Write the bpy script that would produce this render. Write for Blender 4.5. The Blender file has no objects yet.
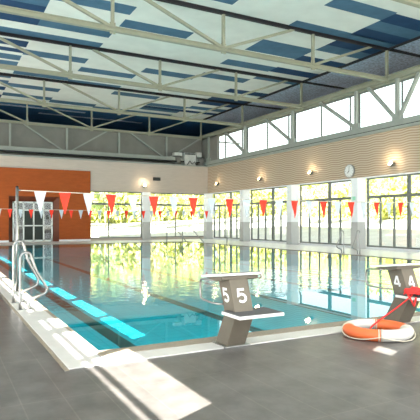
import bpy, bmesh, math, random
from mathutils import Vector, Matrix
PI = math.pi
SC = bpy.context.scene
COL = SC.collection
random.seed(7)

# ------------------------------------------------------------ camera
cd = bpy.data.cameras.new('camera'); cam = bpy.data.objects.new('camera', cd); COL.objects.link(cam)
cam.location = (0, 0, 1.31)
cam.rotation_euler = (PI / 2, 0, -math.radians(28.2))
cd.sensor_width = 36; cd.lens = 36 * 508 / 420; cd.shift_y = 11.5 / 420; cd.clip_end = 400; cd.clip_start = .05
SC.camera = cam
# ------------------------------------------------------------ world, sun, exposure
w = bpy.data.worlds.new('sky'); SC.world = w; w.use_nodes = True
bg = w.node_tree.nodes['Background']; bg.inputs[0].default_value = (.93, .97, 1, 1); bg.inputs[1].default_value = 2.5
sd = bpy.data.lights.new('sun', 'SUN'); sun = bpy.data.objects.new('sun', sd); COL.objects.link(sun)
sd.energy = 75; sd.angle = math.radians(.15); sd.color = (1, .95, .86)
SUN = Vector((2.1, 1.0, -1.0)).normalized()
sun.rotation_euler = SUN.to_track_quat('-Z', 'Y').to_euler(); sun.location = (-20, -10, 12)
def fill_light(name, loc, rot, sx, sy, power):
    l = bpy.data.lights.new(name, 'AREA'); l.shape = 'RECTANGLE'; l.size = sx; l.size_y = sy; l.energy = power; l.color = (.96, .98, 1)
    o = bpy.data.objects.new(name, l); COL.objects.link(o); o.location = loc; o.rotation_euler = rot
fill_light('fill_rear', (6.8, -5.9, 3.8), (PI / 2, 0, 0), 21, 7, 1000)       # added fill, stands in for light through the unseen rear windows
fill_light('fill_left', (-4.4, 14, 6.6), (PI / 2, 0, -PI / 2), 36, 2.2, 850)   # added fill, the left wall has no upper windows
vs = SC.view_settings
vs.view_transform = 'Standard'; vs.look = 'None'; vs.gamma = 1; vs.use_curve_mapping = False; vs.exposure = 0.0

# ------------------------------------------------------------ materials
def mat(name, col, rough=.5, metal=0, spec=.5, noise=0, nscale=8, bump=0, bscale=20, stretch=(1, 1, 1)):
    m = bpy.data.materials.new(name); m.use_nodes = True
    nt = m.node_tree; N = nt.nodes; L = nt.links; b = N['Principled BSDF']
    b.inputs['Base Color'].default_value = (*col, 1); b.inputs['Roughness'].default_value = rough
    b.inputs['Metallic'].default_value = metal; b.inputs['Specular IOR Level'].default_value = spec
    tc = N.new('ShaderNodeTexCoord'); mp = N.new('ShaderNodeMapping'); mp.inputs['Scale'].default_value = stretch
    L.new(tc.outputs['Object'], mp.inputs['Vector'])
    if noise:
        n = N.new('ShaderNodeTexNoise'); n.inputs['Scale'].default_value = nscale; n.inputs['Detail'].default_value = 4
        L.new(mp.outputs[0], n.inputs['Vector'])
        r = N.new('ShaderNodeMapRange'); r.inputs['From Min'].default_value = .3; r.inputs['From Max'].default_value = .7
        r.inputs['To Min'].default_value = 1 - noise; r.inputs['To Max'].default_value = 1 + noise
        L.new(n.outputs['Fac'], r.inputs['Value'])
        h = N.new('ShaderNodeHueSaturation'); h.inputs['Color'].default_value = (*col, 1)
        L.new(r.outputs[0], h.inputs['Value']); L.new(h.outputs[0], b.inputs['Base Color'])
    if bump:
        n = N.new('ShaderNodeTexNoise'); n.inputs['Scale'].default_value = bscale
        L.new(mp.outputs[0], n.inputs['Vector'])
        bp = N.new('ShaderNodeBump'); bp.inputs['Strength'].default_value = bump; bp.inputs['Distance'].default_value = .02
        L.new(n.outputs['Fac'], bp.inputs['Height']); L.new(bp.outputs[0], b.inputs['Normal'])
    return m

M = {}
M['steel'] = mat('painted steel', (.29, .30, .225), .45, 0, .5, .06, 3)
M['steel_back'] = mat('pale painted steel', (.30, .33, .295), .5, 0, .5, .05, 3)
M['black'] = mat('black gasket', (.015, .015, .02), .7)
M['frame'] = mat('grey aluminium frame', (.15, .165, .155), .45, 0)
M['white'] = mat('white plaster', (.86, .88, .90), .6, 0, .4, .03, 4)
M['greypan'] = mat('grey impact panel', (.50, .50, .49), .6, 0, .4, .03, 4)
M['greywall'] = mat('grey sheet wall', (.21, .21, .19), .7, 0, .3, .08, 1.5)
M['orange'] = mat('rust orange panel', (.34, .072, .008), .6, 0, .3, .10, 2.5, stretch=(1, 1, 4))
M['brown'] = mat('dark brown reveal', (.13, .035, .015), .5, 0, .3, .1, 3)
M['dooralu'] = mat('door aluminium', (.55, .60, .56), .35, .3)
M['darkpane'] = mat('dark door panel', (.04, .05, .045), .6, 0, .2)
M['chrome'] = mat('brushed stainless steel', (.34, .34, .33), .28, 1)
M['block'] = mat('taupe coated block', (.15, .13, .098), .55, 0, .4, .05, 12)
M['block_top'] = mat('anthracite grip surface', (.10, .10, .105), .7, 0, .3, .15, 120)
M['rim'] = mat('white rim', (.80, .80, .78), .4)
M['digit'] = mat('white digits', (.85, .85, .85), .5)
M['ringorange'] = mat('orange life ring shell', (.85, .17, .05), .45, 0, .5, .05, 8)
M['ringwhite'] = mat('off white life ring shell', (.66, .64, .60), .5, 0, .5, .05, 8)
M['rope'] = mat('cream cord', (.66, .60, .48), .8)
M['redrope'] = mat('red cord', (.80, .035, .03), .7)
M['red'] = mat('red pennant cloth', (.90, .055, .03), .7, 0, .2)
M['pwhite'] = mat('white pennant cloth', (.56, .60, .64), .7, 0, .2)
M['cwhite'] = mat('white ceiling panel', (.76, .80, .75), .8, 0, .2, .05, 1.2)
M['cmid'] = mat('mid blue ceiling panel', (.075, .165, .255), .8, 0, .2, .12, 2)
M['cnavy'] = mat('navy ceiling panel', (.02, .062, .14), .8, 0, .2, .12, 2)
M['cgrey'] = mat('blue grey speckled panel', (.66, .76, .90), .85, 0, .2, .35, 9)
M['coping'] = mat('white coping tile', (.60, .59, .57), .35, 0, .5, .05, 5)
M['grate'] = mat('beige overflow grate', (.27, .23, .18), .5, 0, .4, .12, 30)
M['poolwall'] = mat('pool wall tile', (.25, .62, .70), .3)
M['laneline'] = mat('black lane tile', (.03, .028, .03), .3)
M['equip'] = mat('pale equipment housing', (.55, .57, .53), .5, 0, .4, .08, 6)
M['darkbox'] = mat('dark loudspeaker case', (.03, .03, .028), .5)
M['clockface'] = mat('pale clock dial', (.72, .75, .74), .4)
M['clockrim'] = mat('grey clock rim', (.30, .31, .30), .4, .5)
M['ground'] = mat('pale gravel', (.40, .40, .37), .9, 0, .2, .10, .6)
M['grass'] = mat('grass bank', (.42, .52, .16), .9, 0, .2, .25, .5)
M['bark'] = mat('pale bark', (.30, .26, .20), .9, 0, .2, .3, 6)
M['cable'] = mat('dark cable', (.04, .04, .04), .6)

def leafmat(name, col):
    m = mat(name, col, .7, 0, .2, .25, 1.3)
    b = m.node_tree.nodes['Principled BSDF']; N = m.node_tree.nodes; L = m.node_tree.links
    tr = N.new('ShaderNodeBsdfTranslucent'); tr.inputs[0].default_value = (*col, 1)
    mx = N.new('ShaderNodeMixShader'); mx.inputs[0].default_value = .45
    L.new(b.outputs[0], mx.inputs[1]); L.new(tr.outputs[0], mx.inputs[2])
    L.new(mx.outputs[0], N['Material Output'].inputs['Surface'])
    return m
M['leaf'] = leafmat('yellow green leaves', (.50, .52, .17))
M['leaf2'] = leafmat('fresh green leaves', (.37, .46, .19))
M['leaf3'] = leafmat('dry yellow leaves', (.50, .47, .22))

def emis(name, col, s):
    m = bpy.data.materials.new(name); m.use_nodes = True; N = m.node_tree.nodes
    b = N['Principled BSDF']; b.inputs['Base Color'].default_value = (*col, 1)
    b.inputs['Emission Color'].default_value = (*col, 1); b.inputs['Emission Strength'].default_value = s
    return m
M['lamp'] = emis('warm lamp glass', (1, .78, .48), 7)

# thin glass: clear with fresnel reflection
def fresmix(name, tcol, ior, rough=0, bump=None, gcol=(1, 1, 1)):
    m = bpy.data.materials.new(name); m.use_nodes = True; nt = m.node_tree; N = nt.nodes; L = nt.links
    N.remove(N['Principled BSDF'])
    t = N.new('ShaderNodeBsdfTransparent'); t.inputs[0].default_value = (*tcol, 1)
    g = N.new('ShaderNodeBsdfGlossy'); g.inputs['Roughness'].default_value = rough; g.inputs[0].default_value = (*gcol, 1)
    # Schlick reflectance, the same from both sides of the sheet
    lw = N.new('ShaderNodeLayerWeight'); lw.inputs['Blend'].default_value = .5
    pw = N.new('ShaderNodeMath'); pw.operation = 'POWER'; pw.inputs[1].default_value = 5; L.new(lw.outputs['Facing'], pw.inputs[0])
    f = N.new('ShaderNodeMath'); f.operation = 'MULTIPLY_ADD'; L.new(pw.outputs[0], f.inputs[0])
    f.inputs[1].default_value = 1 - ior; f.inputs[2].default_value = ior
    mx = N.new('ShaderNodeMixShader')
    L.new(f.outputs[0], mx.inputs[0]); L.new(t.outputs[0], mx.inputs[1]); L.new(g.outputs[0], mx.inputs[2])
    L.new(mx.outputs[0], N['Material Output'].inputs['Surface'])
    if bump:
        tc = N.new('ShaderNodeTexCoord')
        n = N.new('ShaderNodeTexNoise'); n.inputs['Scale'].default_value = bump[1]; n.inputs['Detail'].default_value = 2
        n2 = N.new('ShaderNodeTexNoise'); n2.inputs['Scale'].default_value = .35
        L.new(tc.outputs['Object'], n.inputs['Vector']); L.new(tc.outputs['Object'], n2.inputs['Vector'])
        r = N.new('ShaderNodeMapRange'); r.inputs['From Min'].default_value = 0; r.inputs['From Max'].default_value = 1.0
        # ripples gather in a band a few metres from the near end, the rest lies calm
        sx = N.new('ShaderNodeSeparateXYZ'); L.new(tc.outputs['Object'], sx.inputs[0])
        wob = N.new('ShaderNodeMath'); wob.operation = 'MULTIPLY_ADD'; wob.inputs[1].default_value = 2.0
        L.new(n2.outputs['Fac'], wob.inputs[0]); L.new(sx.outputs['Y'], wob.inputs[2])
        ra = N.new('ShaderNodeMapRange'); ra.inputs['From Min'].default_value = 8.2; ra.inputs['From Max'].default_value = 8.9; L.new(wob.outputs[0], ra.inputs['Value'])
        rb = N.new('ShaderNodeMapRange'); rb.inputs['From Min'].default_value = 14.5; rb.inputs['From Max'].default_value = 11.5; rb.inputs['To Min'].default_value = .06; L.new(wob.outputs[0], rb.inputs['Value'])
        rm = N.new('ShaderNodeMath'); rm.operation = 'MULTIPLY'; L.new(ra.outputs[0], rm.inputs[0]); L.new(rb.outputs[0], rm.inputs[1])
        L.new(rm.outputs[0], r.inputs['Value'])
        mu = N.new('ShaderNodeMath'); mu.operation = 'MULTIPLY'
        L.new(n.outputs['Fac'], mu.inputs[0]); L.new(r.outputs[0], mu.inputs[1])
        bp = N.new('ShaderNodeBump'); bp.inputs['Strength'].default_value = bump[0]; bp.inputs['Distance'].default_value = .02
        L.new(mu.outputs[0], bp.inputs['Height'])
        L.new(bp.outputs[0], g.inputs['Normal']); L.new(bp.outputs[0], lw.inputs['Normal'])
    return m
M['glass'] = fresmix('window glass', (.95, .98, .96), .025)
M['water'] = fresmix('pool water', (.22, .80, .87), .02, 0, (.35, 5.0))

def tilemat(name, c1, c2, mortar, w_, h_, ms, rough, rot=0, bump=.3, noise=.0):
    m = mat(name, c1, rough); nt = m.node_tree; N = nt.nodes; L = nt.links; b = N['Principled BSDF']
    mp = [n for n in N if n.type == 'MAPPING'][0]; mp.inputs['Rotation'].default_value = (0, 0, rot); mp.inputs['Location'].default_value = (.24, .07, 0) if rot else (0, 0, 0)
    br = N.new('ShaderNodeTexBrick'); br.inputs['Color1'].default_value = (*c1, 1); br.inputs['Color2'].default_value = (*c2, 1)
    br.inputs['Mortar'].default_value = (*mortar, 1); br.inputs['Scale'].default_value = 1
    br.inputs['Brick Width'].default_value = w_; br.inputs['Row Height'].default_value = h_
    br.inputs['Mortar Size'].default_value = ms; br.offset = 0
    L.new(mp.outputs[0], br.inputs['Vector'])
    out = br.outputs['Color']
    if noise:
        n = N.new('ShaderNodeTexNoise'); n.inputs['Scale'].default_value = 3.5; n.inputs['Detail'].default_value = 6
        n.inputs['Roughness'].default_value = .65
        L.new(mp.outputs[0], n.inputs['Vector'])
        r = N.new('ShaderNodeMapRange'); r.inputs['From Min'].default_value = .3; r.inputs['From Max'].default_value = .7
        r.inputs['To Min'].default_value = 1 - noise; r.inputs['To Max'].default_value = 1 + noise
        L.new(n.outputs['Fac'], r.inputs['Value'])
        h = N.new('ShaderNodeHueSaturation'); L.new(out, h.inputs['Color']); L.new(r.outputs[0], h.inputs['Value']); out = h.outputs[0]
    L.new(out, b.inputs['Base Color'])
    return m
M['deck'] = tilemat('grey stone deck tile', (.106, .100, .096), (.119, .112, .107), (.155, .143, .13), 1.2, .30, .005, .32, PI / 2, noise=.34)
M['deckwhite'] = tilemat('pale perimeter tile', (.74, .74, .72), (.78, .78, .76), (.5, .5, .48), .6, .3, .006, .35)
M['poolfloor'] = tilemat('pale blue pool floor tile', (.16, .74, .84), (.19, .77, .86), (.11, .58, .68), .5, .25, .01, .4)

def woodmat():
    m = mat('horizontal wooden slat cladding', (.62, .47, .32), .6, 0, .3); nt = m.node_tree; N = nt.nodes; L = nt.links; b = N['Principled BSDF']
    tc = [n for n in N if n.type == 'TEX_COORD'][0]
    sx = N.new('ShaderNodeSeparateXYZ'); L.new(tc.outputs['Object'], sx.inputs[0])
    # wavy slats: the gap line meanders a little along the wall
    ad = N.new('ShaderNodeMath'); ad.operation = 'ADD'; L.new(sx.outputs['X'], ad.inputs[0]); L.new(sx.outputs['Y'], ad.inputs[1])
    s1 = N.new('ShaderNodeMath'); s1.operation = 'MULTIPLY'; s1.inputs[1].default_value = 6.3; L.new(ad.outputs[0], s1.inputs[0])
    s2 = N.new('ShaderNodeMath'); s2.operation = 'SINE'; L.new(s1.outputs[0], s2.inputs[0])
    s3 = N.new('ShaderNodeMath'); s3.operation = 'MULTIPLY'; s3.inputs[1].default_value = .02; L.new(s2.outputs[0], s3.inputs[0])
    z = N.new('ShaderNodeMath'); z.operation = 'ADD'; L.new(sx.outputs['Z'], z.inputs[0]); L.new(s3.outputs[0], z.inputs[1])
    z2 = N.new('ShaderNodeMath'); z2.operation = 'MULTIPLY'; z2.inputs[1].default_value = 1 / .112; L.new(z.outputs[0], z2.inputs[0])
    fr = N.new('ShaderNodeMath'); fr.operation = 'FRACT'; L.new(z2.outputs[0], fr.inputs[0])
    cr = N.new('ShaderNodeValToRGB'); L.new(fr.outputs[0], cr.inputs[0])
    e = cr.color_ramp.elements; e[0].position = 0; e[0].color = (.14, .10, .06, 1); e[1].position = .30; e[1].color = (.48, .395, .30, 1)
    x = e.new(.16); x.color = (.34, .24, .15, 1); x = e.new(.85); x.color = (.50, .415, .32, 1); x = e.new(1.0); x.color = (.34, .23, .14, 1)
    L.new(cr.outputs[0], b.inputs['Base Color'])
    return m
M['wood'] = woodmat()
def woodmat2():
    m = mat('pale wooden lamella cladding', (.52, .455, .39), .6, 0, .3, .06, 2, stretch=(1, 1, 14)); return m
M['woodback'] = woodmat2()

# ------------------------------------------------------------ mesh helpers
class MB:
    def __init__(s): s.bm = bmesh.new(); s.mi = 0
    def quad(s, pts):
        f = s.bm.faces.new([s.bm.verts.new(p) for p in pts]); f.material_index = s.mi; return f
    def box(s, x0, x1, y0, y1, z0, z1):
        v = [s.bm.verts.new((x, y, z)) for x in (x0, x1) for y in (y0, y1) for z in (z0, z1)]
        for i in ((0, 1, 3, 2), (4, 6, 7, 5), (0, 4, 5, 1), (2, 3, 7, 6), (0, 2, 6, 4), (1, 5, 7, 3)):
            f = s.bm.faces.new([v[k] for k in i]); f.material_index = s.mi
        return s
    def beam(s, a, b, wd, h, up=(0, 0, 1)):
        a = Vector(a); b = Vector(b); d = (b - a).normalized(); up = Vector(up)
        if abs(d.dot(up)) > .99: up = Vector((0, 1, 0))
        sd_ = d.cross(up).normalized(); u = sd_.cross(d).normalized()
        vs_ = []
        for p in (a, b):
            for q, r in ((-1, -1), (1, -1), (1, 1), (-1, 1)):
                vs_.append(s.bm.verts.new(p + sd_ * q * wd / 2 + u * r * h / 2))
        for i in ((3, 2, 1, 0), (4, 5, 6, 7), (0, 1, 5, 4), (1, 2, 6, 5), (2, 3, 7, 6), (3, 0, 4, 7)):
            f = s.bm.faces.new([vs_[k] for k in i]); f.material_index = s.mi
        return s
    def ibeam(s, a, b, wd, h, t=.03, up=(0, 0, 1)):
        a = Vector(a); b = Vector(b); d = (b - a).normalized(); up_ = Vector(up)
        sd_ = d.cross(up_).normalized(); u = sd_.cross(d).normalized()
        s.beam(a + u * (h / 2 - t / 2), b + u * (h / 2 - t / 2), wd, t, up)
        s.beam(a - u * (h / 2 - t / 2), b - u * (h / 2 - t / 2), wd, t, up)
        s.beam(a, b, wd * .25, h - 2 * t, up)
        return s
    def tube(s, pts, r, seg=10, closed=False, caps=True):
        pts = [Vector(p) for p in pts]; n = len(pts); rings = []; nrm = None
        for i, p in enumerate(pts):
            if closed: t = (pts[(i + 1) % n] - pts[i - 1]).normalized()
            else: t = (pts[min(i + 1, n - 1)] - pts[max(i - 1, 0)]).normalized()
            if nrm is None:
                nrm = t.cross(Vector((0, 0, 1)))
                if nrm.length < .1: nrm = t.cross(Vector((0, 1, 0)))
            nrm = (nrm - t * nrm.dot(t)).normalized(); bn = t.cross(nrm)
            rr = r[i] if isinstance(r, (list, tuple)) else r
            rings.append([s.bm.verts.new(p + (nrm * math.cos(2 * PI * k / seg) + bn * math.sin(2 * PI * k / seg)) * rr) for k in range(seg)])
        m = n if closed else n - 1
        for i in range(m):
            A = rings[i]; B = rings[(i + 1) % n]
            for k in range(seg):
                f = s.bm.faces.new((A[k], A[(k + 1) % seg], B[(k + 1) % seg], B[k])); f.smooth = True; f.material_index = s.mi
        if caps and not closed:
            s.bm.faces.new(rings[0][::-1]).material_index = s.mi; s.bm.faces.new(rings[-1]).material_index = s.mi
        return s
    def disc(s, c, n, r, h, seg=32, r2=None):
        c = Vector(c); n = Vector(n).normalized(); q = n.to_track_quat('Z', 'Y')
        r2 = r if r2 is None else r2
        A = [s.bm.verts.new(c + q @ Vector((math.cos(2 * PI * k / seg) * r, math.sin(2 * PI * k / seg) * r, 0))) for k in range(seg)]
        B = [s.bm.verts.new(c + n * h + q @ Vector((math.cos(2 * PI * k / seg) * r2, math.sin(2 * PI * k / seg) * r2, 0))) for k in range(seg)]
        for k in range(seg):
            f = s.bm.faces.new((A[k], A[(k + 1) % seg], B[(k + 1) % seg], B[k])); f.material_index = s.mi
        s.bm.faces.new(A[::-1]).material_index = s.mi; s.bm.faces.new(B).material_index = s.mi
        return s
    def prism_yz(s, prof, x0, x1):   # profile of (y, z) extruded along x
        A = [s.bm.verts.new((x0, y, z)) for y, z in prof]; B = [s.bm.verts.new((x1, y, z)) for y, z in prof]; n = len(prof)
        s.bm.faces.new(A[::-1]).material_index = s.mi; s.bm.faces.new(B).material_index = s.mi
        for k in range(n): s.bm.faces.new((A[k], A[(k + 1) % n], B[(k + 1) % n], B[k])).material_index = s.mi
        return s
    def prism_xz(s, prof, y0, y1):
        A = [s.bm.verts.new((x, y0, z)) for x, z in prof]; B = [s.bm.verts.new((x, y1, z)) for x, z in prof]; n = len(prof)
        s.bm.faces.new(A).material_index = s.mi; s.bm.faces.new(B[::-1]).material_index = s.mi
        for k in range(n): s.bm.faces.new((A[k], B[k], B[(k + 1) % n], A[(k + 1) % n])).material_index = s.mi
        return s
    def build(s, name, mats, parent=None, bevel=0):
        me = bpy.data.meshes.new(name)
        bmesh.ops.recalc_face_normals(s.bm, faces=s.bm.faces[:])
        s.bm.to_mesh(me); s.bm.free()
        for m in (mats if isinstance(mats, list) else [mats]): me.materials.append(m)
        o = bpy.data.objects.new(name, me); COL.objects.link(o)
        if parent: o.parent = parent; o.matrix_parent_inverse = Matrix.Identity(4); 
        if bevel:
            b = o.modifiers.new('bevel', 'BEVEL'); b.width = bevel; b.segments = 2; b.limit_method = 'ANGLE'
        return o

def tag(o, label=None, cat=None, group=None, kind=None):
    if label: o['label'] = label
    if cat: o['category'] = cat
    if group: o['group'] = group
    if kind: o['kind'] = kind
    return o
def thing(name, loc, label, cat, group=None, kind=None, rz=0):
    o = bpy.data.objects.new(name, None); COL.objects.link(o); o.location = loc; o.rotation_euler.z = rz
    o.empty_display_size = .1
    return tag(o, label, cat, group, kind)
def struct(o, label): return tag(o, label, None, None, 'structure')
def copy_tree(o, parent=None):
    c = o.copy(); COL.objects.link(c); c.parent = parent
    for ch in list(o.children): copy_tree(ch, c)
    return c

# ------------------------------------------------------------ dimensions
WX = 18.2      # right wall inner face
WY = 34.3      # back wall inner face
LX = -4.5      # left wall
RY = -6.0      # rear wall
PX0, PX1, PY0, PY1 = 1.44, 14.35, 5.0, 30.0
ZB = -0.75      # pool floor
HC = 9.25      # ceiling
ZT, ZG = 2.5, 3.4      # transom, head of the glazing
ZW = 5.45      # top of the wooden cladding

# floor: deck around the pool
b = MB()
b.box(LX, PX0 - .42, RY, WY + 1.7, -.2, 0)
b.box(PX0 - .42, WX + .3, RY, PY0 - .45, -.2, 0)
struct(b.build('floor', M['deck']), 'grey stone tiled pool deck')
b = MB()
b.box(PX1 + .3, WX + .3, PY0 - .45, WY + .3, -.2, 0)
b.box(PX0 - .42, PX1 + .3, PY1 + .3, WY + .3, -.2, 0)
struct(b.build('floor', M['deckwhite']), 'pale tiled deck beside the windows')
# coping (white) and overflow grate (beige) rings
b = MB()
b.box(PX0 - .42, PX0 - .06, PY0 - .45, PY1 + .3, -.2, .012)
b.box(PX0 - .06, PX1 + .3, PY0 - .45, PY0 - .19, -.2, .012)
b.box(PX1 + .06, PX1 + .3, PY0 - .19, PY1 + .3, -.2, .012)
b.box(PX0 - .06, PX1 + .06, PY1 + .06, PY1 + .3, -.2, .012)
struct(b.build('trim_1', M['coping'], bevel=.006), 'white coping tiles around the pool')
b = MB()
b.box(PX0 - .06, PX1 + .06, PY0 - .19, PY0, -.2, .02)
b.box(PX0 - .06, PX0, PY0, PY1, -.2, .004)
b.box(PX1, PX1 + .06, PY0, PY1, -.2, .004)
b.box(PX0 - .06, PX1 + .06, PY1, PY1 + .06, -.2, .004)
struct(b.build('trim_2', M['grate'], bevel=.004), 'beige overflow edge of the pool')
b = MB(); b.box(PX0 - .46, PX0 - .42, PY0 - .49, WY, -.1, .006)
struct(b.build('trim_3', M['grate']), 'thin beige strip along the coping')
# basin
b = MB()
b.box(PX0 - .1, PX1 + .1, PY0 - .1, PY1 + .1, ZB - .1, ZB)
struct(b.build('floor', M['poolfloor']), 'pale blue tiled pool bottom')
for nm, a in (('wall_pool_left', (PX0 - .06, PX0, PY0, PY1)), ('wall_pool_right', (PX1, PX1 + .06, PY0, PY1)),
              ('wall_pool_near', (PX0, PX1, PY0 - .1, PY0)), ('wall_pool_far', (PX0, PX1, PY1, PY1 + .06))):
    b = MB(); b.box(a[0], a[1], a[2], a[3], ZB, -.2 if a[1] - a[0] > 1 or 1 else 0)
    struct(b.build(nm, M['poolwall']), 'tiled side of the pool basin')
for i in range(5):
    x = 2.76 + i * 2.55
    b = MB(); b.box(x - .13, x + .13, PY0 + 1.2, PY1 - 2, ZB, ZB + .006); b.box(x - .45, x + .45, PY1 - 2.0, PY1 - 1.75, ZB, ZB + .006)
    b.box(x - .45, x + .45, PY0 + 1.0, PY0 + 1.25, ZB, ZB + .006)
    struct(b.build('trim_%d' % (4 + i), M['laneline']), 'black lane line on the pool bottom')
b = MB(); b.quad([(PX0, PY0, -.012), (PX1, PY0, -.012), (PX1, PY1, -.012), (PX0, PY1, -.012)])
tag(b.build('pool_water', M['water']), 'clear turquoise water filling the swimming pool', 'water', None, 'stuff')

# ------------------------------------------------------------ ceiling
b = MB()
b.mi = 0; b.box(LX - .5, WX + .25, RY - .5, WY + 1.3, HC, HC + .25)
XS = [-5.3, -2.35, .6, 3.55, 6.5, 9.5, 12.5, 15.4, 18.3]
def st(c, x0, x1, y, wd=.8):
    b.mi = {'M': 1, 'N': 2, 'W': 0}[c]; b.box(XS[x0], XS[x1], y - wd / 2, y + wd / 2, HC - .012, HC + .02)
P = [('N', 2, 3, 19.8), ('M', 2, 3, 19.0), ('M', 3, 4, 18.25), ('M', 4, 5, 19.54), ('N', 2, 3, 21.0), ('M', 3, 4, 21.0),
     ('M', 1, 4, 22.6), ('N', 1, 3, 23.95), ('M', 3, 4, 25.05), ('M', 1, 3, 26.1), ('M', 1, 3, 27.2), ('M', 4, 5, 26.5), ('N', 1, 3, 25.0, .5),
     ('M', 5, 6, 25.1), ('M', 6, 7, 24.35), ('M', 6, 7, 21.85), ('N', 7, 8, 21.75), ('M', 6, 7, 19.15, 1.5), ('M', 6, 8, 16.45),
     ('M', 6, 7, 14.05), ('N', 7, 8, 14.15), ('N', 7, 8, 15.75), ('M', 7, 8, 14.95), ('N', 7, 8, 17.25), ('M', 7, 8, 18.0), ('N', 7, 8, 19.7),
     ('M', 3, 4, 31.45), ('M', 3, 4, 33.85), ('M', 4, 5, 34.4), ('M', 5, 6, 30.4), ('M', 6, 7, 32.2), ('M', 6, 7, 33.5), ('N', 7, 8, 26.55), ('N', 7, 8, 30.1),
     ('M', 7, 8, 23.3), ('M', 6, 8, 27.9), ('M', 5, 6, 27.9), ('N', 7, 8, 28.7), ('M', 7, 8, 31.7), ('N', 6, 8, 33.0, .6), ('M', 4, 5, 29.1), ('M', 1, 3, 29.6), ('M', 1, 3, 31.0),
     ('N', 1, 3, 32.5), ('M', 3, 4, 28.6), ('M', 5, 7, 35.0), ('N', 1, 3, 34.6), ('N', 2, 3, 17.4), ('M', 1, 3, 16.0), ('N', 0, 3, 13.0), ('M', 4, 5, 15.6), ('M', 3, 5, 12.5), ('M', 5, 6, 13.2),
     ('M', 7, 8, 11.2), ('N', 7, 8, 12.4), ('M', 2, 4, 8.6), ('M', 5, 7, 7.4), ('N', 0, 2, 6.2), ('M', 4, 5, 3.4), ('M', 1, 3, 1.0)]
for p in P: st(*p)
struct(b.build('ceiling', [M['cwhite'], M['cmid'], M['cnavy']]), 'white acoustic ceiling with blue and navy panel strips')
# outer ceiling zone running on over the glazed upper edge
b = MB(); b.box(WX + .25, WX + 3.8, RY - .5, WY + 1.3, HC, HC + .2)
struct(b.build('ceiling', M['cgrey']), 'blue grey roof soffit along the right side')
M['cnavy2'] = mat('navy blue soffit', (.06, .20, .42), .8, 0, .2, .1, 2)
b = MB(); b.mi = 0; b.box(LX - .5, WX + 3.8, WY + 1.3, WY + 9, HC, HC + .2)
b.mi = 1; b.box(3.5, 9.5, WY + 2.5, WY + 2.9, HC - .012, HC + .02); b.box(6.5, 14.5, WY + 4.2, WY + 4.6, HC - .012, HC + .02)
b.box(-2, 3.5, WY + 3.4, WY + 3.8, HC - .012, HC + .02)
struct(b.build('ceiling', [M['cnavy2'], M['cgrey']]), 'navy roof soffit beyond the back wall')

# black shadow gaps under the ceiling
TY = [10.4, 16.65, 22.85, 29.15, 35.25]
b = MB()
for y in TY + [4.2, -2]: b.box(LX, WX + 3.6, y - .06, y + .06, HC - .085, HC)
b.box(WX - .06, WX + .06, RY, WY + 1.2, HC - .09, HC)
struct(b.build('trim_9', M['black']), 'black joints between the ceiling fields')

# ------------------------------------------------------------ roof trusses
NX = [-3.4, .9, 5.2, 9.5, 13.8, 18.1]
labels = ['nearest roof truss, only its lower chord end in the top right corner', 'second roof truss, large pale steel lattice crossing the upper picture',
          'third roof truss, pale steel lattice behind the large second one', 'fourth roof truss, between the third one and the one at the back wall',
          'farthest roof truss, directly above the grey back wall']
for i, y in enumerate(TY):
    t = thing('roof_truss', (0, y, 7.8), labels[i], 'truss', 'steel roof trusses')
    z1 = HC - .12 - 7.8
    MB().ibeam((LX, 0, 0), (WX - .05, 0, 0), .17, .17, .03).build('bottom_chord', M['steel'], t)
    MB().beam((LX, 0, z1 + .02), (WX, 0, z1 + .02), .12, .08).build('top_chord', M['black'], t)
    for x in NX:
        MB().beam((x, 0, .03), (x, 0, z1), .10, .12, (0, 1, 0)).build('vertical', M['steel'], t)
        MB().box(x - .10, x + .10, -.012, .012, -.16, .22).build('gusset_plate', M['steel'], t)
    for x, s_ in ((-3.4, -1), (.9, -1), (5.2, -1), (9.5, -1), (9.5, 1), (13.8, 1), (18.1, 1)):
        if x + s_ * 3.4 < LX or x + s_ * 3.4 > WX: continue
        MB().beam((x + s_ * .05, 0, .06), (x + s_ * 3.3, 0, z1), .10, .11, (0, 1, 0)).build('diagonal', M['steel'], t)

# ------------------------------------------------------------ right wall
def window(n, name_label, origin, ux, length, z0, z1, mull, transom=None, thick=(), fw=.07, depth=.10, glass=True):
    """window in the plane through origin along unit vector ux; mull = offsets of full mullions"""
    t = thing('window_%d' % n, origin, name_label, None, None, 'structure')
    ang = math.atan2(ux[1], ux[0]); t.rotation_euler.z = ang
    f = MB()
    f.box(0, length, -depth / 2, depth / 2, z0, z0 + fw); f.box(0, length, -depth / 2, depth / 2, z1 - fw, z1)
    f.box(0, fw, -depth / 2, depth / 2, z0 + fw, z1 - fw); f.box(length - fw, length, -depth / 2, depth / 2, z0 + fw, z1 - fw)
    f.build('window_frame', M['frame'], t)
    xs = [0] + sorted(mull) + [length]
    for m_ in mull:
        tk = .16 if m_ in thick else fw * .85
        top = z1 - fw if (m_ in thick or not transom) else transom
        MB().box(m_ - tk / 2, m_ + tk / 2, -depth / 2 - (.02 if m_ in thick else 0), depth / 2, z0 + fw, top).build('mullion', M['frame'], t)
    if transom: MB().box(fw, length - fw, -depth / 2 - .01, depth / 2 + .01, transom - .09, transom + .05).build('transom', M['frame'], t)
    if glass: MB().box(fw, length - fw, -.012, .012, z0 + fw, z1 - fw).build('pane', M['glass'], t)
    return t
colY = [2.5, 7.7, 12.85, 18.05, 23.2, 28.35, 33.5]
names = ['window bay beside the camera', 'window bay behind the view', 'window bay at the right edge behind block 4', 'window bay left of the clock column',
         'window bay in the middle of the right wall', 'window bay next to the far corner']
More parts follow.
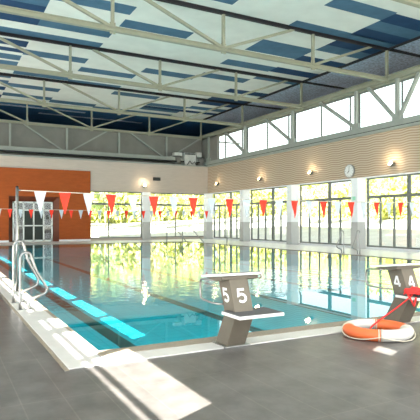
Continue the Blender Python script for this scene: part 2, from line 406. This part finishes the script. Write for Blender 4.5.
for i in range(len(colY) - 1):
    y0 = colY[i] + .44; y1 = colY[i + 1]
    L_ = y1 - y0
    ms = [L_ - .82 * k for k in range(1, 6) if L_ - .82 * k > .2]
    window(i + 1, names[i], (WX + .12, y0, 0), (0, 1), L_, .10, ZG, ms, ZT, (ms[2],))
window(7, 'window bay behind the viewer', (WX + .12, RY, 0), (0, 1), 2.5 - RY, .10, ZG, [1.7, 3.4, 5.1, 6.8], ZT, (3.4,))
b = MB(); b.box(WX + .05, WX + .3, RY, WY + .3, -.1, .10); struct(b.build('baseboard_right', M['white']), 'low white plinth under the right windows')
b = MB(); b.box(WX - .0, WX + .3, RY, WY + .3, ZG + .06, ZW); struct(b.build('wall_right', M['wood']), 'wall band of horizontal wavy wooden slats')
b = MB(); b.box(WX - .02, WX + .3, RY, WY, ZG, ZG + .06); struct(b.build('trim_10', M['white']), 'white strip above the right windows')
for i, y in enumerate(colY):
    lab = {3: 'white square column directly below the wall clock', 4: 'white square column left of the clock column', 5: 'white square column third from the clock towards the far corner',
           6: 'white corner column where the window walls meet', 2: 'white column just outside the right edge'}.get(i, 'white column beside the viewer')
    t = thing('column', (WX - .25, y + .22, 0), lab, 'column', 'white columns between the windows')
    MB().box(-.28, .249, -.22, .22, 1.28, ZG - .001).build('shaft', M['white'], t)
    MB().box(-.285, .249, -.225, .225, 0, 1.28).build('impact_panel', M['greypan'], t)
# beam above cladding
b = MB(); b.box(WX - .16, WX + .3, RY, WY + 1.4, ZW, ZW + .12); b.box(WX - .1, WX + .3, RY, WY + 1.4, ZW + .16, ZW + .42)
struct(b.build('trim_11', M['steel_back'], bevel=.01), 'pale steel beam under the upper windows')
b = MB(); b.box(WX - .10, WX + .3, RY, WY + 1.4, ZW + .12, ZW + .16); struct(b.build('trim_12', M['black']), 'black joint in the beam')
b = MB(); b.ibeam((WX - .02, RY, 7.86), (WX - .02, WY + 1.4, 7.86), .26, .24, .04); b.box(WX + .1, WX + .3, RY, WY + 1.4, 7.66, 7.80)
struct(b.build('trim_13', M['steel']), 'pale steel eaves beam above the upper windows')
# clerestory
cy = [-4.2, 1.3, 7.0, 12.8, 18.7, 23.8, 29.0, 34.4]
for i in range(len(cy) - 1):
    L_ = cy[i + 1] - cy[i]
    window(20 + i, 'upper window field above the wooden band', (WX + .22, cy[i], 0), (0, 1), L_, ZW + .42, 7.66, [L_ * .12, L_ * .55], None, (), .06, .08)
for j, y in enumerate([12.8, 16.15, 18.7, 23.8, 29.0, 34.2]):
    t = thing('wall_brace', (WX + .02, y, ZW + .42), ['upper wall post with struts outside the right edge', 'upper wall post with a strut rising to each side', 'upper wall post with one long strut rising to the left above the clock',
        'upper wall post above the middle column with a strut', 'upper wall post near the far corner with a strut', 'upper wall post in the far corner'][j], 'brace', 'steel braces before the upper windows')
    h = 7.74 - ZW - .42
    MB().beam((0, 0, 0), (0, 0, h), .14, .16, (0, 1, 0)).build('post', M['steel_back'], t)
    MB().box(-.10, .06, -.22, .22, 0, .26).build('foot_bracket', M['steel_back'], t)
    if j in (1, 2, 3, 4):
        MB().beam((0, .15, .15), (0, 1.75 if j == 1 else 2.7, h), .15, .14, (0, 1, 0)).build('strut', M['steel_back'], t)
    if j == 1: MB().beam((0, -.15, .15), (0, -1.2, h), .15, .14, (0, 1, 0)).build('strut', M['steel_back'], t)
b = MB(); b.box(WX + .1, WX + .3, 33.0, WY + 1.45, ZW + .42, 7.74); struct(b.build('wall_corner', M['greywall']), 'grey closing panel in the far upper corner')
# slab added above the eaves beam to keep outside light off the soffit
b = MB(); b.prism_xz([(WX + .3, 7.68), (WX + .3, 7.78), (WX + 3.8, 9.16), (WX + 3.8, 9.0)], RY, WY + 9); b.box(WX + 3.75, WX + 3.8, RY, WY + 9, 9.0, HC)
struct(b.build('wall_right_shield', M['greywall']), 'grey slab added to shade the soffit above the upper windows')

# ------------------------------------------------------------ back wall
OX0, OX1 = 3.95, 7.05     # rust panel opening
window(50, 'back window left of the white back column', (9.14, WY + .12, 0), (1, 0), 12.9 - 9.14, .15, ZG, [1.32], ZT + .05, ())
window(51, 'back window right of the white back column', (13.45, WY + .12, 0), (1, 0), 18.0 - 13.45, .15, ZG, [2.1], ZT + .05, ())
t = thing('column', (13.17, WY + .02, 0), 'white column standing between the two back windows', 'column', 'white columns between the windows')
MB().box(-.28, .28, -.22, .28, 1.28, ZG - .001).build('shaft', M['white'], t); MB().box(-.285, .285, -.225, .28, 0, 1.28).build('impact_panel', M['greypan'], t)
b = MB(); b.box(9.14, WX, WY, WY + .3, ZG, ZW); b.box(LX, 9.14, WY, WY + .3, 4.70, ZW); b.box(9.14, WX, WY + .05, WY + .3, -.1, .15)
struct(b.build('wall_back', M['woodback']), 'pale wooden back wall band')
b = MB()
b.box(LX, OX0, WY - .1, WY + .25, 0, 4.72); b.box(OX1, 9.14, WY - .1, WY + .25, 0, 4.72); b.box(OX0, OX1, WY - .1, WY + .25, 2.92, 4.72)
struct(b.build('wall_back_left', M['orange']), 'rust orange wall panel around the glazed door')
b = MB(); b.box(LX, OX0, WY - .13, WY - .1, 0, .12); b.box(OX1, 9.14, WY - .13, WY - .1, 0, .12)
struct(b.build('baseboard_back', M['white']), 'pale skirting under the rust panel')
# splayed reveal + door
b = MB(); yo, yi = WY - .12, WY + .24
b.quad([(OX0, yo, 0), (OX0, yo, 2.92), (OX0 + .26, yi, 2.6), (OX0 + .26, yi, 0)])
b.quad([(OX1, yo, 0), (OX1, yo, 2.92), (OX1 - .36, yi, 2.6), (OX1 - .36, yi, 0)])
b.quad([(OX0, yo, 2.92), (OX1, yo, 2.92), (OX1 - .36, yi, 2.6), (OX0 + .26, yi, 2.6)])
struct(b.build('trim_14', M['brown']), 'dark brown splayed reveal of the door')
t = thing('door_1', ((OX0 + OX1) / 2 - .05, WY + .2, 0), 'glazed aluminium double door in the rust wall', None, None, 'structure')
f = MB()
for x in (-1.24, -.62, 0, .62, 1.16): f.box(x, x + .09, -.05, .05, .0, 2.6)
f.box(-1.24, 1.25, -.05, .05, 2.5, 2.6); f.box(-1.24, 1.25, -.05, .05, 2.0, 2.1); f.box(-1.24, 1.25, -.05, .05, 0, .12); f.box(-1.24, 1.25, -.05, .05, 1.0, 1.08)
f.build('door_frame', M['dooralu'], t)
MB().box(-1.2, 1.2, -.01, .01, .1, 2.55).build('pane', M['glass'], t)
MB().box(-.55, -.0, -.03, -.015, .12, 2.0).build('dark_panel', M['darkpane'], t); MB().box(.09, .62, -.03, -.015, .12, 2.0).build('dark_panel', M['darkpane'], t)
MB().tube([(.02, -.05, .95), (.02, -.11, .95), (.02, -.11, 1.3), (.02, -.05, 1.3)], .015, 8).build('door_handle', M['chrome'], t)
b = MB(); b.box(3.0, 8.0, WY + 3.4, WY + 3.5, 0, 3.0); b.box(3.0, 8.0, WY + .3, WY + 3.5, 3.0, 3.1); b.box(2.9, 3.0, WY + .3, WY + 3.5, 0, 3.1); b.box(8.0, 8.1, WY + .3, WY + 3.5, 0, 3.1); b.box(3.0, 8.0, WY + 1.7, WY + 3.5, -.1, 0)
struct(b.build('wall_corridor', M['greywall']), 'pale wall of the room behind the door')
# upper back wall
b = MB(); b.box(LX, WX + .1, WY + 1.25, WY + 1.45, ZW, 7.75); struct(b.build('wall_back_upper', M['greywall']), 'grey upper back wall behind the lattice')
b = MB(); b.box(LX, WX, WY + .0, WY + 1.3, ZW, ZW + .10); b.box(LX, WX, WY + .5, WY + 1.2, ZW + .34, ZW + .70)
struct(b.build('trim_15', M['steel_back']), 'pale steel beam along the foot of the upper back wall')
b = MB(); b.tube([(LX, WY + .42, ZW + .38), (WX - .3, WY + .42, ZW + .38)], .05, 8); struct(b.build('trim_16', M['black']), 'dark pipe along the back beam')
for j, x in enumerate([.5, 4.15, 7.8, 11.5, 15.2]):
    t = thing('wall_brace', (x, WY + 1.0, ZW + .5), ['upper back wall post outside the left edge', 'upper back wall post nearest the left edge, without struts', 'upper back wall post above the rust wall with a strut to each side',
        'upper back wall post without struts in the middle', 'upper back wall post beside the ventilation unit with a strut to each side'][j], 'brace', 'steel braces on the upper back wall')
    h = 7.72 - ZW - .5
    MB().beam((0, 0, 0), (0, 0, h), .13, .15, (0, 1, 0)).build('post', M['steel_back'], t)
    if j in (0, 2, 4):
        for s_ in (-1, 1): MB().beam((s_ * .1, 0, .1), (s_ * 2.8, 0, h), .10, .12, (0, 1, 0)).build('strut', M['steel_back'], t)
b = MB(); b.prism_yz([(WY + 1.4, 7.66), (WY + 1.4, 7.76), (WY + 9, 9.14), (WY + 9, 9.0)], LX, WX + 3.8); b.box(LX, WX + 3.8, WY + 8.95, WY + 9, 9.0, HC)  # added slab, stops ground light from brightening the navy soffit
struct(b.build('wall_back_shield', M['greywall']), 'grey slab added to shade the soffit behind the last roof truss')

# left and rear walls (outside the view): openings let light in, the left ones shaped for the sun patches
S0, S1 = 2.71, 3.0
b = MB()
b.box(LX - .06, LX, RY, WY + 1.4, S1, 4.0); b.box(LX - .06, LX, RY, WY + 1.4, 4.12, HC); b.box(LX - .06, LX, RY, -.5, 4.0, 4.12); b.box(LX - .06, LX, -.22, WY + 1.4, 4.0, 4.12)  # small hole added to throw the sun spot beside the life ring
b.box(LX - .06, LX, RY, WY + 1.4, 2.05, S0)
b.box(LX - .06, LX, RY, WY + 1.4, -.2, .2)
for y in (RY, -2.0, 2.2, 6.8, 11, 15, 20, 25, 30):
    b.box(LX - .06, LX, y, y + .3, .2, 2.05)
for y0_, y1_ in ((RY, .22), (1.98, 2.09), (3.28, 3.56), (4.2, 4.9), (7.0, 7.2), (9.6, 10.0), (12.5, 13.2), (14.9, 15.2), (17.5, 18.5), (22, 23)): b.box(LX - .06, LX, y0_, y1_, S0, S1)  # unseen piers spaced to break the sun strip into patches
b.box(LX - .05, LX - .01, .22, WY, S0 + .045, S0 + .06)  # bar added to cast a thin shadow line along the sun strip
struct(b.build('wall_left', M['white']), 'white left wall, its narrow ribbon window and hole shaped for the sun patches')
b = MB(); b.box(LX - .1, WX + .4, RY - .3, RY, -.2, .1); b.box(LX - .1, WX + .4, RY - .3, RY, 7.5, HC)
for x in (LX - .1, 0, 5, 10, 15, WX): b.box(x, x + .3, RY - .3, RY, .1, 7.5)
struct(b.build('wall_rear', M['white']), 'rear wall with tall windows behind the viewer')

# ------------------------------------------------------------ starting blocks
DIG = {'5': [[(.62, 1), (.08, 1), (.02, .52), (.30, .62), (.58, .50), (.66, .28), (.55, .08), (.30, 0), (.02, .10)]],
       '4': [[(.52, 0), (.52, 1), (.42, 1), (0, .34), (0, .27), (.70, .27)]]}
def digit_mesh(ch, h, th, org, ux, uz, n):
    """stroked digit lying in the plane (ux, uz) with outward normal n"""
    m = MB(); org = Vector(org); ux = Vector(ux); uz = Vector(uz); n = Vector(n)
    for st_ in DIG[ch]:
        P_ = [org + ux * (x * h) + uz * (z * h) for x, z in st_]
        if ch == '5':   # smooth the bowl
            Q = P_[:3]; bowl = P_[2:]
            for i in range(len(bowl) - 1):
                p0 = bowl[max(i - 1, 0)]; p1 = bowl[i]; p2 = bowl[i + 1]; p3 = bowl[min(i + 2, len(bowl) - 1)]
                for k in range(1, 5):
                    t_ = k / 4; Q.append(.5 * ((2 * p1) + (p2 - p0) * t_ + (2 * p0 - 5 * p1 + 4 * p2 - p3) * t_ * t_ + (3 * p1 - p0 - 3 * p2 + p3) * t_ ** 3))
            P_ = Q
        L1, L2 = [], []
        for i, p in enumerate(P_):
            d0 = (P_[i] - P_[i - 1]).normalized() if i else (P_[1] - P_[0]).normalized()
            d1 = (P_[i + 1] - P_[i]).normalized() if i < len(P_) - 1 else d0
            a0 = n.cross(d0).normalized(); a1 = n.cross(d1).normalized(); s_ = (a0 + a1).normalized()
            k = min(1 / max(s_.dot(a0), .45), 2) * th / 2
            L1.append(p + s_ * k); L2.append(p - s_ * k)
        off = n * .003
        for i in range(len(P_) - 1):
            q = [L1[i], L1[i + 1], L2[i + 1], L2[i]]
            lo = [m.bm.verts.new(v) for v in q]; hi = [m.bm.verts.new(v + off) for v in q]
            m.bm.faces.new(hi); m.bm.faces.new(lo[::-1])
            for k in range(4): m.bm.faces.new((lo[k], lo[(k + 1) % 4], hi[(k + 1) % 4], hi[k]))
    return m
def start_block(x, num, label, full=True):
    """origin at column foot centre; -y is towards the viewer"""
    t = thing('starting_block', (x, 4.675, .012), label, 'starting block', 'starting blocks at the pool end')
    y = lambda v: v - 4.675
    hw = .112
    MB().prism_yz([(y(4.555), 0), (y(4.80), 0), (y(4.60), .345), (y(4.745), .715), (y(4.52), .745), (y(4.375), .345)], -hw, hw).build('column', M['block'], t, .006)
    MB().box(-.15, .16, y(4.52), y(4.84), -.01, .006).build('base_plate', M['chrome'], t, .003)
    # sloping platform
    def slab(z, th): return [(y(4.47), .770 + z), (y(4.47), .770 + z - th), (y(4.90), .722 + z - th), (y(4.90), .722 + z)]
    MB().prism_yz(slab(0, .028), -.235, .265).build('platform', M['rim'], t, .005)
    MB().prism_yz(slab(.004, .006), -.22, .25).build('grip_surface', M['block_top'], t)
    MB().prism_yz([(y(4.50), .735), (y(4.50), .70), (y(4.62), .675), (y(4.82), .69), (y(4.85), .695)], -.20, .24).build('support_tray', M['block'], t, .004)
    MB().tube([(.24, y(4.47), .745), (.24, y(4.43), .725), (.24, y(4.47), .70)], .008, 8).build('hook', M['chrome'], t)
    # foot step
    s_ = MB(); s_.box(-.19, .34, y(4.17), y(4.53), .345, .378); s_.build('step', M['rim'], t, .006)
    MB().box(-.18, .33, y(4.18), y(4.52), .377, .384).build('grip_surface', M['block_top'], t)
    # backstroke grip
    xg = -.17
    pts = [(xg, y(4.72), .68), (xg, y(4.98), .665), (xg, y(5.025), .65), (xg, y(5.04), .61), (xg, y(5.04), .50), (xg, y(5.025), .455), (xg, y(4.98), .44), (xg, y(4.78), .43), (xg + .06, y(4.64), .43)]
    MB().tube(pts, .012, 10).build('backstroke_grip', M['chrome'], t)
    # numbers: one on the side towards -x, one on the back
    dn = (0, -.362, .932) ; sl = Vector((0, .150, .385)).normalized()
    upv = Vector((0, .145, .40)).normalized(); nb = Vector((0, -.40, .145)).normalized()
    digit_mesh(num, .128, .025, Vector((-.040, y(4.375) + .145 * .33, .345 + .40 * .33)) + nb * .001, (1, 0, 0), upv, nb).build('number', M['digit'], t)
    digit_mesh(num, .128, .025, (-hw - .001, y(4.375) + .048 + .165, .475), (0, -1, 0), upv, (-1, 0, 0)).build('number', M['digit'], t)
    return t
start_block(2.75, '5', 'taupe starting block numbered 5 in the middle of the near pool edge')
start_block(5.26, '4', 'taupe starting block numbered 4, red rope over its step')

# ------------------------------------------------------------ life ring
LR = (4.47, 4.25)
t = thing('life_ring', (LR[0], LR[1], 0), 'orange and white life ring lying on the grey deck before block 4', 'life ring')
R_, r_ = .318, .073
VA = math.atan2(-4.2, -4.5)    # direction towards the viewer
for k in range(4):
    a0 = VA - math.radians(84) + k * PI / 2
    m = MB(); n = 16
    pts = [(R_ * math.cos(a0 + (PI / 2) * i / n), R_ * math.sin(a0 + (PI / 2) * i / n), .062) for i in range(n + 1)]
    m.tube(pts, r_, 18)
    for v in m.bm.verts: v.co.z = .062 + (v.co.z - .062) * .9
    m.build('ring_segment', M['ringorange'] if k % 2 == 0 else M['ringwhite'], t)
for k in range(4):
    a = VA - math.radians(84) + k * PI / 2
    for dd in (-.055, .055):
        c = Vector((R_ * math.cos(a + dd), R_ * math.sin(a + dd), .062)); rad = Vector((math.cos(a + dd), math.sin(a + dd), 0))
        MB().tube([c + rad * (.074 * math.cos(q * PI / 8)) + Vector((0, 0, .068 * math.sin(q * PI / 8))) for q in range(16)], .006, 6, True).build('cord_loop', M['rope'], t)
m = MB(); pts = []
for i in range(96):
    a = VA - math.radians(84) + 2 * PI * i / 96; ph = (i % 24) / 24
    sag = math.sin(ph * PI); pts.append(((R_ + r_ + .006 + .018 * sag) * math.cos(a), (R_ + r_ + .006 + .018 * sag) * math.sin(a), .062 - .045 * sag))
m.tube(pts, .006, 6, True).build('grab_rope', M['rope'], t)

# red rope from ring up to block 4 with a coil lying over the step
SX, SY, SZ = 5.12, 4.33, .40
def bez(a, b_, c, d, n=16):
    a, b_, c, d = map(Vector, (a, b_, c, d)); return [a * (1 - t_) ** 3 + b_ * 3 * t_ * (1 - t_) ** 2 + c * 3 * t_ * t_ * (1 - t_) + d * t_ ** 3 for t_ in [i / n for i in range(n + 1)]]
t = thing('rescue_rope', (SX, SY, SZ), 'red rescue rope hanging from the step of block 4 down to the life ring', 'rope')
m = MB()
A = Vector((LR[0] + .04, LR[1] + .16, .03)) - Vector((SX, SY, SZ))
m.tube(bez(A, A + Vector((.14, .08, .06)), (-.16, .0, -.12), (-.02, -.05, .03)), .009, 8).build('rope_line', M['redrope'], t)
m = MB(); rnd = random.Random(4); pts = []
for i in range(150):
    a = i * .42; rr = .07 + .035 * math.sin(i * .7) + rnd.uniform(-.01, .01)
    pts.append((.09 + (rr + .10) * math.cos(a) * 1.0, -.02 + rr * math.sin(a) * 1.0, .012 + .04 * abs(math.sin(i * .9)) + i * .00025))
m.tube(pts, .011, 6).build('rope_coil', M['redrope'], t)
m = MB(); m.tube([(-.10, -.04, .02), (-.13, -.08, .01), (-.14, -.13, -.04), (-.11, -.14, -.10), (-.07, -.12, -.06), (-.05, -.12, .0)], .011, 8).build('rope_end', M['redrope'], t)

# ------------------------------------------------------------ recessed-ladder grab rails
def rail(x, y, h, label, sgn=1):
    t = thing('grab_rail', (x, y, .012), label, 'handrail', 'stainless pool grab rails')
    pr = [(0, 0), (0, h * .55), (0, h - .12), (.015, h - .05), (.05, h - .01), (.09, h), (.13, h - .02), (.16, h - .08), (.23, h * .66), (.33, h * .46), (.37, h * .38), (.38, h * .32), (.36, h * .27), (.31, h * .24), (.22, h * .21), (.15, h * .17), (.12, h * .10), (.12, 0)]
    # smooth
    V = [Vector((p[0] * sgn, 0, p[1])) for p in pr]; Q = []
    for i in range(len(V) - 1):
        p0 = V[max(i - 1, 0)]; p1 = V[i]; p2 = V[i + 1]; p3 = V[min(i + 2, len(V) - 1)]
        for k in range(4):
            s_ = k / 4; Q.append(.5 * ((2 * p1) + (p2 - p0) * s_ + (2 * p0 - 5 * p1 + 4 * p2 - p3) * s_ * s_ + (3 * p1 - p0 - 3 * p2 + p3) * s_ ** 3))
    Q.append(V[-1])
    MB().tube(Q, .021, 12).build('rail_tube', M['chrome'], t)
    for xx in (0, .12): MB().disc((xx * sgn, 0, -.008), (0, 0, 1), .042, .014, 20).build('foot_flange', M['chrome'], t)
    return t
rail(1.07, 7.9, .84, 'polished steel grab rail on the left coping, the nearer of the pair')
rail(1.07, 8.65, .98, 'polished steel grab rail on the left coping, behind the nearer one')
rail(PX1 + .36, 15.8, .92, 'thin steel grab rail before the clock column, farther of the right pair', -1)
rail(PX1 + .36, 14.9, .95, 'thin steel grab rail before the clock column, nearer of the right pair', -1)
for x, lb in ((13.0, 'slanting stair handrail at the far pool end, left one'), (14.1, 'slanting stair handrail at the far pool end, right one')):
    t = thing('stair_rail', (x, PY1 + .12, .012), lb, 'handrail', 'stair handrails at the far pool end')
    MB().tube([(0, 0, 0), (0, 0, .85), (0, -.08, .93), (0, -1.1, .93), (0, -1.3, .90), (0, -3.1, 0), (0, -3.3, -.25), (0, -3.3, -.75)], .03, 8).build('rail_tube', M['chrome'], t)

# ------------------------------------------------------------ pennant lines
def post(x, y, label, h=1.93):
    t = thing('pennant_post', (x, y, .012), label, 'post', 'pennant line posts')
    MB().tube([(0, 0, 0), (0, 0, h)], .026, 14).build('pole', M['chrome'], t)
    MB().disc((0, 0, -.008), (0, 0, 1), .06, .02, 20).build('foot_flange', M['chrome'], t)
    MB().disc((0, 0, h), (0, 0, 1), .03, .03, 16, .012).build('pole_cap', M['black'], t)
    MB().tube([(0, 0, h - .05), (.06, 0, h - .05)], .012, 8).build('hook', M['chrome'], t)
    return t
flag_mesh = {}
def flag_obj(col, wd, h, parent, x, z, ry):
    key = (col, wd)
    if key not in flag_mesh:
        m = MB(); n = 5
        for s_ in (0, 1): pass
        rows = []
        for i in range(n + 1):
            ww = wd / 2 * (1 - i / n) + .004; zz = -h * i / n; bow = .012 * math.sin(i * 1.3)
            rows.append([m.bm.verts.new((-ww, bow, zz)), m.bm.verts.new((0, bow + .006, zz)), m.bm.verts.new((ww, bow, zz))])
        for i in range(n):
            for k in range(2):
                m.bm.faces.new((rows[i][k], rows[i][k + 1], rows[i + 1][k + 1], rows[i + 1][k]))
        o = m.build('pennant', M['red'] if col else M['pwhite'], parent); md = o.modifiers.new('solidify', 'SOLIDIFY'); md.thickness = .004
        flag_mesh[key] = o
    else:
        o = flag_mesh[key].copy(); COL.objects.link(o); o.parent = parent
    o.location = (x, 0, z); o.rotation_euler = (random.uniform(-.05, .05), ry, random.uniform(-.15, .15))
    o['label'] = 'red pennant' if col else 'white pennant'
def line(y, x0, x1, xs, spacing, n, first_red, h0, h1, sag, label, wd=.21, fh=.42):
    t = thing('pennant_line', (x0, y, 0), label, 'flag line', 'backstroke pennant lines')
    f = lambda x: h0 + (h1 - h0) * ((x - x0) / (x1 - x0)) - sag * 4 * ((x - x0) / (x1 - x0)) * (1 - (x - x0) / (x1 - x0))
    MB().tube([(q * (x1 - x0) / 40, 0, f(x0 + q * (x1 - x0) / 40)) for q in range(41)], .008, 6).build('line_rope', M['rope'], t)
    for i in range(n):
        x = xs + i * spacing
        flag_obj((i + first_red) % 2, wd, fh, t, x - x0, f(x) - .005, 0)
post(1.30, 10.0, 'slim steel pennant post on the left coping'); post(14.5, 10.0, 'steel pennant post beyond the right frame edge')
post(1.30, 25.0, 'steel pennant post at the far left pool side'); post(14.5, 25.0, 'steel pennant post at the far right pool side')
line(10.0, 1.36, 14.44, 1.713, .462, 27, 0, 1.89, 1.89, .07, 'nearer line of large red and white pennants across the pool')
line(25.0, 1.36, 14.44, 1.54, .466, 27, 0, 1.91, 1.91, .05, 'farther line of small looking red and white pennants across the pool')

# ------------------------------------------------------------ wall clock
t = thing('wall_clock', (WX, 19.1, 3.83), 'round pale wall clock on the wooden slats above the column', 'clock')
n = (-1, 0, 0)
MB().disc((0, 0, 0), n, .34, .07, 40).build('clock_case', M['clockrim'], t)
MB().disc((-.07, 0, 0), n, .30, .006, 40).build('clock_dial', M['clockface'], t)
m = MB()
for k in range(12):
    a = k * PI / 6; m.beam((-.078, -math.sin(a) * .24, math.cos(a) * .24), (-.078, -math.sin(a) * .28, math.cos(a) * .28), .02, .006, (1, 0, 0))
m.build('hour_marks', M['black'], t)
MB().beam((-.082, 0, -.03), (-.082, -.02, .25), .022, .006, (1, 0, 0)).build('minute_hand', M['black'], t)
MB().beam((-.086, 0, 0), (-.086, .06, -.15) if 0 else (-.086, .10, -.10), .03, .006, (1, 0, 0)).build('hour_hand', M['black'], t)

# ------------------------------------------------------------ wall spots
def spot(loc, nrm, label, on=6):
    t = thing('wall_spot', loc, label, 'spotlight', 'round wall spotlights')
    nrm = Vector(nrm)
    MB().disc((0, 0, 0), nrm, .05, .08, 16).build('arm', M['frame'], t)
    MB().disc(nrm * .08 + Vector((0, 0, -.03)), nrm + Vector((0, 0, .5)), .10, .14, 20, .13).build('housing', M['frame'], t)
    d = (nrm + Vector((0, 0, .5))).normalized()
    MB().disc(nrm * .08 + Vector((0, 0, -.03)) + d * .142, d, .11, .01, 20).build('lamp_glass', M['lamp'], t)
    if on:
        l = bpy.data.lights.new('lamp_light', 'POINT'); l.energy = on * .9; l.color = (1, .78, .5); l.shadow_soft_size = .12
        o = bpy.data.objects.new('lamp_light', l); COL.objects.link(o); o.parent = t; o.location = nrm * .34 + Vector((0, 0, .12))
spot((WX, 16.35, 3.90), (-1, 0, 0), 'bright wall spotlight right of the clock', 40)
spot((WX, 22.0, 3.98), (-1, 0, 0), 'wall spotlight left of the clock, second from it', 25)
spot((WX, 27.0, 4.0), (-1, 0, 0), 'wall spotlight above the middle window bay', 20)
spot((WX, 32.6, 4.05), (-1, 0, 0), 'wall spotlight nearest the far corner', 12)
spot((13.0, WY, 3.85), (0, -1, 0), 'wall spotlight on the back wall beside the loudspeaker', 30)
t = thing('loudspeaker', (13.95, WY, 4.38), 'small dark loudspeaker on the back wall', 'loudspeaker')
MB().box(-.26, .26, -.24, -.04, -.11, .11).build('case', M['darkbox'], t, .01); MB().box(-.05, .05, -.05, 0, -.05, .05).build('bracket', M['frame'], t)
# ventilation unit in the far corner
t = thing('ventilation_unit', (16.9, WY + .62, ZW + .1), 'pale ventilation unit with round ducts in the far upper corner', 'ventilation unit')
MB().box(-.5, .45, -.3, .3, .0, .95).build('housing', M['equip'], t, .02)
m = MB()
for k in range(8): m.box(-.45 + k * .11, -.39 + k * .11, -.34, -.3, .80, .92)
m.build('air_grille', M['darkbox'], t)
for s_ in (-1, 1): MB().tube([(s_ * .95, 0, .05), (s_ * .95, 0, .62)], .28, 20).build('duct', M['greywall'], t)
MB().box(-1.3, -.65, -.2, .2, .70, .95).build('side_box', M['equip'], t, .02); MB().box(.55, 1.0, -.2, .2, .70, 1.05).build('side_box', M['equip'], t, .02)
MB().tube([(-.3, -.34, .05), (-.1, -.36, .35), (.1, -.36, .1), (.3, -.36, .3), (.5, -.3, .0)], .03, 8).build('cable', M['cable'], t)
# outlet and exit sign
t = thing('exit_sign', (WX - .54, 18.27, 2.42), 'small pale green sign high on the column under the clock', 'sign')
MB().box(-.012, 0, -.10, .10, -.09, .09).build('sign_plate', mat('pale green sign', (.35, .75, .55), .4), t)

# ------------------------------------------------------------ outside
b = MB(); b.box(-120, LX - .15, -120, 160, -.6, -.4); b.box(WX + .35, 160, -120, 160, -.6, -.4); b.box(LX - .15, WX + .35, WY + 1.8, 160, -.6, -.4); b.box(LX - .15, WX + .35, -120, RY - .35, -.6, -.4); struct(b.build('ground', M['ground']), 'pale bright ground outside the windows')
def bank(name, pts0, pts1, z0, z1, lab):
    m = MB(); n = len(pts0)
    for i in range(n - 1):
        m.quad([(*pts0[i], z0), (*pts0[i + 1], z0), (*pts1[i + 1], z1), (*pts1[i], z1)])
    return struct(m.build(name, M['ground']), lab)
bank('ground', [(34, -20), (34, 20), (32, 42), (16, 50), (-30, 52)], [(58, -20), (58, 30), (52, 62), (26, 76), (-40, 80)], -.42, 2.2, 'pale bank rising behind the path')
def crown_mesh(seed, n, rx, rz, m_):
    rd = random.Random(seed); m = MB()
    cl = [(rd.gauss(0, .45) * rx, rd.gauss(0, .45) * rx, rd.uniform(.0, 1) * rz, rd.uniform(.5, 1.1)) for _ in range(22)]
    for _ in range(n):
        c = rd.choice(cl); d = Vector((rd.gauss(0, 1), rd.gauss(0, 1), rd.gauss(0, .8))).normalized() * c[3] * rd.uniform(.4, 1)
        p = Vector(c[:3]) + d; s_ = rd.uniform(.10, .22)
        a = Vector((rd.gauss(0, 1), rd.gauss(0, 1), rd.gauss(0, 1))).normalized(); q = a.orthogonal().normalized() * s_; r2 = a.cross(q).normalized() * s_ * .6
        m.quad([p - q, p - r2, p + q, p + r2])
    return m
protos = []
for k, (mt, ht) in enumerate((('leaf', 6.4), ('leaf2', 5.6), ('leaf3', 4.6))):
    t = thing('tree', (60, 60, 0), '', 'tree', 'bright trees outside the windows')
    c = crown_mesh(10 + k, 1500, 1.7, ht * .72, M[mt]).build('crown', M[mt], t); c.location.z = ht * .24
    rd = random.Random(k); m = MB()
    m.tube([(0, 0, -.6), (.05, .02, ht * .3), (-.06, .05, ht * .6), (.02, 0, ht * .92)], [.13, .11, .08, .03], 8)
    for q in range(6):
        a = rd.uniform(0, 2 * PI); z = ht * rd.uniform(.3, .7); m.tube([(0, 0, z), (math.cos(a) * .7, math.sin(a) * .7, z + .6), (math.cos(a) * 1.3, math.sin(a) * 1.3, z + 1.5)], [.05, .035, .012], 6)
    m.build('trunk', M['bark'], t); protos.append(t)
spots = []
rd = random.Random(3)
for i in range(16):        # arc behind the back and right windows
    a = i / 15
    if a < .45: q = a / .45; x, y = 3 + q * 33, 58 - q * 2
    else: q = (a - .45) / .55; x, y = 41 + 4 * q, 54 - q * 46
    spots.append((x + rd.uniform(-.5, .5), y + rd.uniform(-1, 1)))
used = [0, 0, 0]
kinds = ['tall yellow green tree', 'fresh green tree', 'low dry yellow tree']
for i, (x, y) in enumerate(spots):
    k = rd.choice((0, 0, 1, 1, 2)); t = protos[k] if not used[k] else copy_tree(protos[k]); used[k] += 1
    zone = 'seen through the back windows' if i < 6 else ('seen through the window bays near the far corner' if i < 10 else 'seen through the right window bays')
    t['label'] = kinds[k] + ' on the bank ' + zone
    t['group'] = kinds[k] + 's ' + zone
    t.location = (x, y, .9 + rd.uniform(-.2, .3)); t.rotation_euler.z = rd.uniform(0, 6.28); s_ = rd.uniform(.85, 1.0); t.scale = (s_, s_, s_ * 1.15)
# dense hedge of foliage further back
m = MB(); rd = random.Random(9)
for _ in range(19000):
    a = rd.random()
    if a < .45: q = a / .45; x, y = -2 + q * 52, 66
    else: q = (a - .45) / .55; x, y = 50, 66 - q * 62
    zz = rd.random() ** 1.2 * (6.0 + 1.3 * math.sin(x * .5) + 1.1 * math.sin(y * .43))
    p = Vector((x + rd.uniform(-1.5, 1.5), y + rd.uniform(-1.5, 1.5), 1.2 + zz)); s_ = rd.uniform(.25, .55)
    aa = Vector((rd.gauss(0, 1), rd.gauss(0, 1), rd.gauss(0, 1))).normalized(); q_ = aa.orthogonal().normalized() * s_; r2 = aa.cross(q_).normalized() * s_ * .6
    m.quad([p - q_, p - r2, p + q_, p + r2])
tag(m.build('hedge', M['leaf']), 'dense yellow green thicket behind the trees outside', 'hedge', None, 'stuff')
